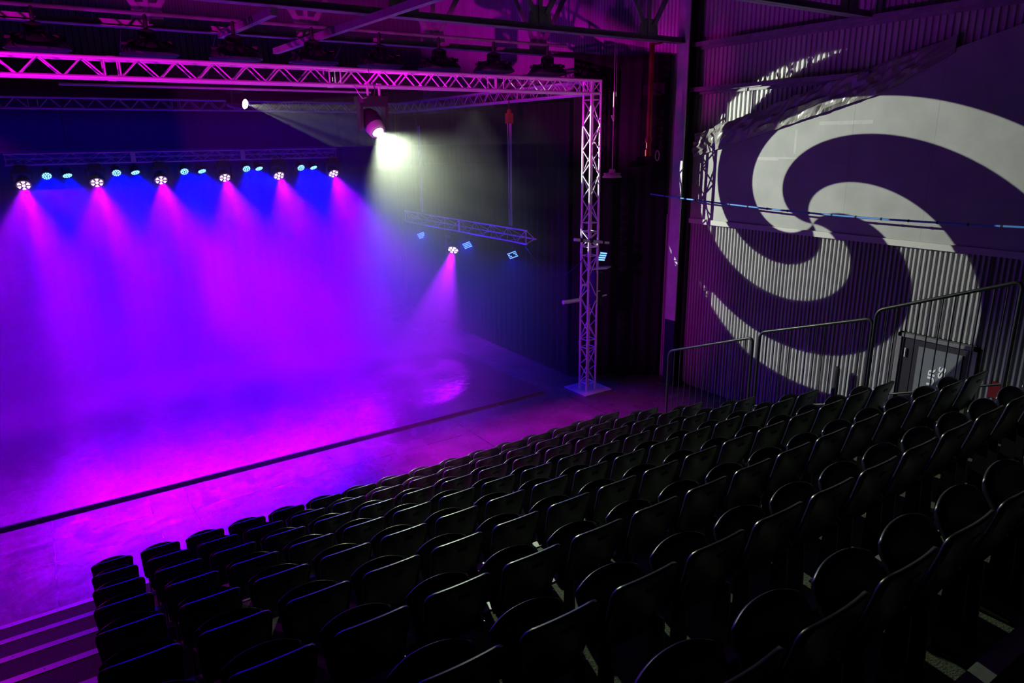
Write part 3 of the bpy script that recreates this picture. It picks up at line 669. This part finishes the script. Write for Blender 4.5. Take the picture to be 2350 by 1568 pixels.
# high-bay pendant lamps
def pendant(label, loc, rad, rope, group):
    t = thing('pendant_lamp', label, 'pendant lamp', loc, group); s = rad/0.36
    SHADE = MB().lathe([(0.36*s, 0.0), (0.36*s, 0.02*s), (0.30*s, 0.09*s), (0.17*s, 0.17*s), (0.12*s, 0.18*s), (0.12*s, 0.28*s), (0.07*s, 0.31*s), (0.0, 0.31*s)], (0, 0, 0), 30)
    MB().lathe([(0.34*s, 0.0), (0.33*s, -0.015*s), (0.0, -0.015*s)], (0, 0, 0), 30).build('diffuser', M['dull'], t)
    q = SHADE
    for i in range(10):
        a = 2*PI*i/10; q.box((0.24*s*math.cos(a), 0.24*s*math.sin(a), 0.135*s), (0.16*s, 0.012*s, 0.05*s), Matrix.Rotation(a, 3, 'Z'))
    q.build('shade', M['fixture'] if rope < 2 else M['lampgrey'], t)
    if rope < 2:
        MB().box((0, -0.10*s, 0.22*s), (0.07*s, 0.03*s, 0.08*s)).build('sensor', M['lampgrey'], t)
        MB().tube((0, 0, 0.3*s), (0, 0, rope), 0.03, 8).build('stem', M['fixture'], t)
    else:
        MB().tube((0, 0, 0.3*s), (0, 0, 1.05), 0.006, 6).build('cord', M['cord'], t)
        MB().tube((0, 0, 1.05), (0.0, 0, 1.6), 0.014, 6).tube((0, 0, 1.05), (-0.05, 0, 1.16), 0.014, 6).build('knotted_rope', M['cord'], t)
        MB().tube((0, 0, 1.6), (0, 0, rope), 0.006, 6).tube((0.05, 0, 1.5), (0.05, 0, rope), 0.004, 6).build('upper_cord', M['cord'], t)
nth = ['first', 'second', 'third', 'fourth', 'fifth', 'sixth', 'seventh', 'eighth']
for i, x in enumerate((0.42, 1.80, 3.02, 4.26, 5.45, 6.62, 7.81, 9.1)):
    pendant('%s dark round high bay lamp from the left above the front truss' % nth[i], (x, 12.1, 6.60), 0.40, 0.55, 'high bay lamps above the front truss')
pendant('small round lamp hung low on a pale rope beside the truss tower', (9.48, 10.5, 4.60), 0.19, 2.50, None)
o = MB().tube((-4, 12.1, 7.16), (9.6, 12.1, 7.16), 0.03, 10).build('lamp_conduit', M['steel']); tag(o, 'straight conduit carrying the row of high bay lamps', 'conduit')

# ------------------------------------------------------------------ seating stand
ORD = ['first', 'second', 'third', 'fourth', 'fifth', 'sixth', 'seventh', 'eighth', 'ninth', 'tenth', 'eleventh', 'twelfth', 'thirteenth', 'fourteenth', 'fifteenth', 'sixteenth']
ROWN = ['front row', 'second row', 'third row', 'fourth row', 'fifth row', 'sixth row', 'seventh row', 'eighth row', 'nearest row']
NR = 9; DY, DZ = 0.875, 0.354; Y0 = 8.03; T0 = 0.159; XL = -0.165; PITCHX = 0.486; NS = 16
for k_ in range(NR+2):
    yn = Y0 - DY*k_ + 0.70; zt_ = T0 + DZ*k_; yb = yn - DY
    x1 = 8.40
    stand = thing('seating_tier', 'carpeted tier with a metal edged tread under the %s of seats' % ROWN[k_] if k_ < 9 else ('carpeted tier just behind the nearest row of seats' if k_ == 9 else 'topmost carpeted tier at the viewer'), 'seating tier', (0, 0, 0), 'carpeted tiers of the seating')
    tr = MB().box(((-4.2+x1)/2, (yn+yb)/2-0.02, zt_-0.03), (x1+4.2, DY+0.04, 0.06)).build('tread', M['carpet'], stand)
    ns = MB().box(((-4.2+x1)/2, yn-0.030, zt_+0.003), (x1+4.2, 0.072, 0.008)).box(((-4.2+x1)/2, yn+0.008, zt_-0.02), (x1+4.2, 0.008, 0.05)).build('nosing', M['nosing'], tr)
    q = MB()
    for x in [-3.9 + 0.42*i for i in range(9)]:
        q.lathe([(0.006, 0.0), (0.004, 0.004), (0, 0.005)], (x + 0.07*(k_ % 3), yn-0.025, zt_+0.007), 6)
    q.build('rivets', M['rivet'], tr)
    MB().box(((-4.2+x1)/2, yn-0.01, zt_-0.06-(DZ-0.06)/2 if k_ else 0.05), (x1+4.2, 0.02, DZ-0.06 if k_ else 0.1)).build('riser', M['riser'], stand)

def seat_back():
    b = MB(); nu, nv = 13, 14; F = []; B = []
    W, R_, zb, zt_ = 0.207, 0.050, 0.36, 0.776
    for j in range(nv):
        t = j/(nv-1); t = 1-(1-t)**1.6; z = zb + (zt_-zb)*t; wdt = W - 0.025*(1-t)
        if z > zt_-R_: wdt -= R_ - math.sqrt(max(0, R_*R_ - (z-(zt_-R_))**2))*1.0
        for i in range(nu):
            u = -1 + 2*i/(nu-1); x = u*wdt
            y = 0.13*(1-t)**1.15 + 0.022*(x/W)**2; zz = z + 0.010*(1-(x/W)**2)*t
            F.append(V((x, y, zz))); B.append(V((x, y+0.016+0.006*t, zz)))
    b.shell(F, B, nu, nv); return b
def seat_pan():
    b = MB(); nu, nv = 15, 12; F = []; B = []
    W = 0.196; p0, p1 = V((0, 0.135, 0.40)), V((0, 0.315, 0.665)); ln = (p1-p0); nr = V((0, ln.z, -ln.y)).normalized()   # nr points to the stage side
    for j in range(nv):
        t = j/(nv-1); t = 1-(1-t)**1.7
        for i in range(nu):
            u = -1 + 2*i/(nu-1)
            x = u*W
            drop = 0.17*max(0, t-0.15)/0.85*(abs(u)**2.3)         # strongly arched front edge
            edge = max(0, 1 - ((1-t)/0.22)) ; edge = edge*edge
            c = p0 + ln*(t-drop)
            F.append(c + V((x, 0, 0)) - nr*(0.010 + 0.0*edge) + nr*0.030*edge*0.5 - nr*0.02*(1-abs(u)**2)*(-1)*(1-t))
            B.append(c + V((x, 0, 0)) + nr*(0.042 - 0.020*edge))
    b.shell(F, B, nu, nv); return b
def seat_leg(s):
    b = MB().prism([(s*0.165, 0.05, 0.0), (s*0.165, 0.17, 0.0), (s*0.165, 0.16, 0.42), (s*0.165, 0.075, 0.44)], (0.012, 0, 0))
    b.box((s*0.165+0.006, 0.11, 0.006), (0.07, 0.17, 0.012)); return b
proto = bpy.data.objects.new('tip_up_seat', None); COL.objects.link(proto); proto.empty_display_size = 0.1
so = seat_back().build('backrest', M['seat'], proto)
seat_pan().build('seat_pan', M['seat'], proto)
seat_leg(-1).build('leg', M['blackmetal'], proto); seat_leg(1).build('leg', M['blackmetal'], proto)
MB().tube((-0.18, 0.14, 0.40), (0.18, 0.14, 0.40), 0.014, 8).build('hinge_bar', M['blackmetal'], proto)
MB().box((0.02, 0.018, 0.70), (0.07, 0.006, 0.022), Matrix.Rotation(0.10, 3, 'X')).build('number_plate', M['blackmetal'], proto)
first = True
for k_ in range(NR):
    cnt = 0
    for i in range(NS):
        x = XL + PITCHX*(i+0.5); y = Y0 - DY*k_; z = T0 + DZ*k_
        ps = [pix((x+dx, y+dy, z+dz)) for dx in (-0.2, 0.2) for dy, dz in ((0, 0.78), (0.3, 0.65))]
        if not any(p and -120 < p[0] < 2470 and -50 < p[1] < 1690 for p in ps): continue
        s = proto if first else dup(proto); first = False
        s.location = (x, y, z); cnt += 1
        inview = [p for p in ps if p and 0 < p[0] < 2350 and 0 < p[1] < 1568]
        if k_ < 6: pos = '%s along from the stepped aisle' % ORD[i]
        else: pos = '%s from the left' % ORD[cnt-1]
        tag(s, 'black tip-up seat, %s, %s' % (ROWN[k_] + (' up from the stage' if k_ not in (0, 8) else ''), pos), 'seat', 'tip-up seats of the %s' % ROWN[k_])

# ------------------------------------------------------------------ railings along the right edge of the stand
def railing(label, pts, nb):
    t = thing('handrail', label, 'railing', (0, 0, 0), 'railings along the right edge of the seating')
    (y0, z0), (y1, z1) = pts; X = 8.40; r_ = 0.10; dn = 1.25
    sl = V((0, y1-y0, z1-z0)).normalized(); P = [V((X, y0, z0-dn)), V((X, y0, z0-r_))]
    for i in range(1, 6):
        a = i/6; p0, p1, p2 = V((X, y0, z0-r_)), V((X, y0, z0)), V((X, y0, z0)) + sl*r_
        P.append(p0*(1-a)**2 + p1*2*a*(1-a) + p2*a*a)
    P.append(V((X, y0, z0)) + sl*r_); P.append(V((X, y1, z1)) - sl*r_)
    for i in range(1, 6):
        a = i/6; p0, p1, p2 = V((X, y1, z1)) - sl*r_, V((X, y1, z1)), V((X, y1, z1-r_))
        P.append(p0*(1-a)**2 + p1*2*a*(1-a) + p2*a*a)
    P.append(V((X, y1, z1-r_))); P.append(V((X, y1, z1-dn)))
    MB().poly(P, 0.021, 10).build('rail_frame', M['blackmetal'], t)
    MB().tube((X, y0, z0-dn+0.12), (X, y1, z1-dn+0.12), 0.014, 8).build('bottom_rail', M['blackmetal'], t)
    for i in range(1, nb+1):
        a = i/(nb+1); y = y0 + (y1-y0)*a; z = z0 + (z1-z0)*a
        MB().tube((X, y, z-0.01), (X, y, z-dn+0.12), 0.008, 6).build('baluster', M['blackmetal'], t)
railing('lowest black handrail section at the front right of the seating', [(7.79, 1.90), (6.17, 2.50)], 12)
railing('middle black handrail section in front of the spiral wall', [(6.06, 2.60), (4.45, 3.13)], 12)
railing('highest black handrail section in front of the black door', [(4.42, 3.24), (2.94, 3.83)], 11)

# ------------------------------------------------------------------ stage haze
def haze(lo, hi, dens, name, label):
    m = bpy.data.materials.new('haze'); m.use_nodes = True; nt = m.node_tree; nt.nodes.clear()
    out = nt.nodes.new('ShaderNodeOutputMaterial'); vs = nt.nodes.new('ShaderNodeVolumeScatter')
    vs.inputs['Color'].default_value = (1, 1, 1, 1); vs.inputs['Density'].default_value = dens; vs.inputs['Anisotropy'].default_value = 0.25
    nt.links.new(vs.outputs[0], out.inputs['Volume'])
    c = [(a+b_)/2 for a, b_ in zip(lo, hi)]; d = [b_-a for a, b_ in zip(lo, hi)]
    o = MB().box(c, d).build(name, m); tag(o, label, 'haze', None, 'stuff'); return o
haze((-6.0, 15.0, 0.06), (9.66, 21.1, 4.78), HAZE, 'stage_haze', 'theatrical haze filling the rear of the stage and catching the light beams')
haze((-6.0, 11.0, 0.06), (5.6, 14.998, 4.78), HAZE, 'stage_haze', 'theatrical haze over the front left and middle of the stage')
haze((5.602, 11.0, 2.702), (9.66, 14.998, 4.78), HAZE*0.05, 'stage_haze', 'thinner haze along the front of the right side curtain')
haze((5.602, 11.002, 0.062), (9.658, 14.996, 2.7), HAZE*0.5, 'stage_haze', 'low haze lying along the foot of the right side curtain')
haze((-6.0, 17.0, 4.782), (9.66, 21.1, 5.25), HAZE*0.6, 'stage_haze', 'thinner haze layer level with the row of lamps')
haze((-6.0, 11.0, 5.252), (9.66, 21.1, 6.4), HAZE*0.045, 'stage_haze', 'thinnest haze layer up under the trusses')
haze((1.8, 10.1, 0.10), (6.7, 10.998, 6.35), 0.032, 'front_haze', 'thinner haze drifting just in front of the stage truss')
haze((1.8, 9.0, 0.15), (7.3, 10.098, 6.3), 0.009, 'front_haze', 'thinnest haze drifting over the front floor')
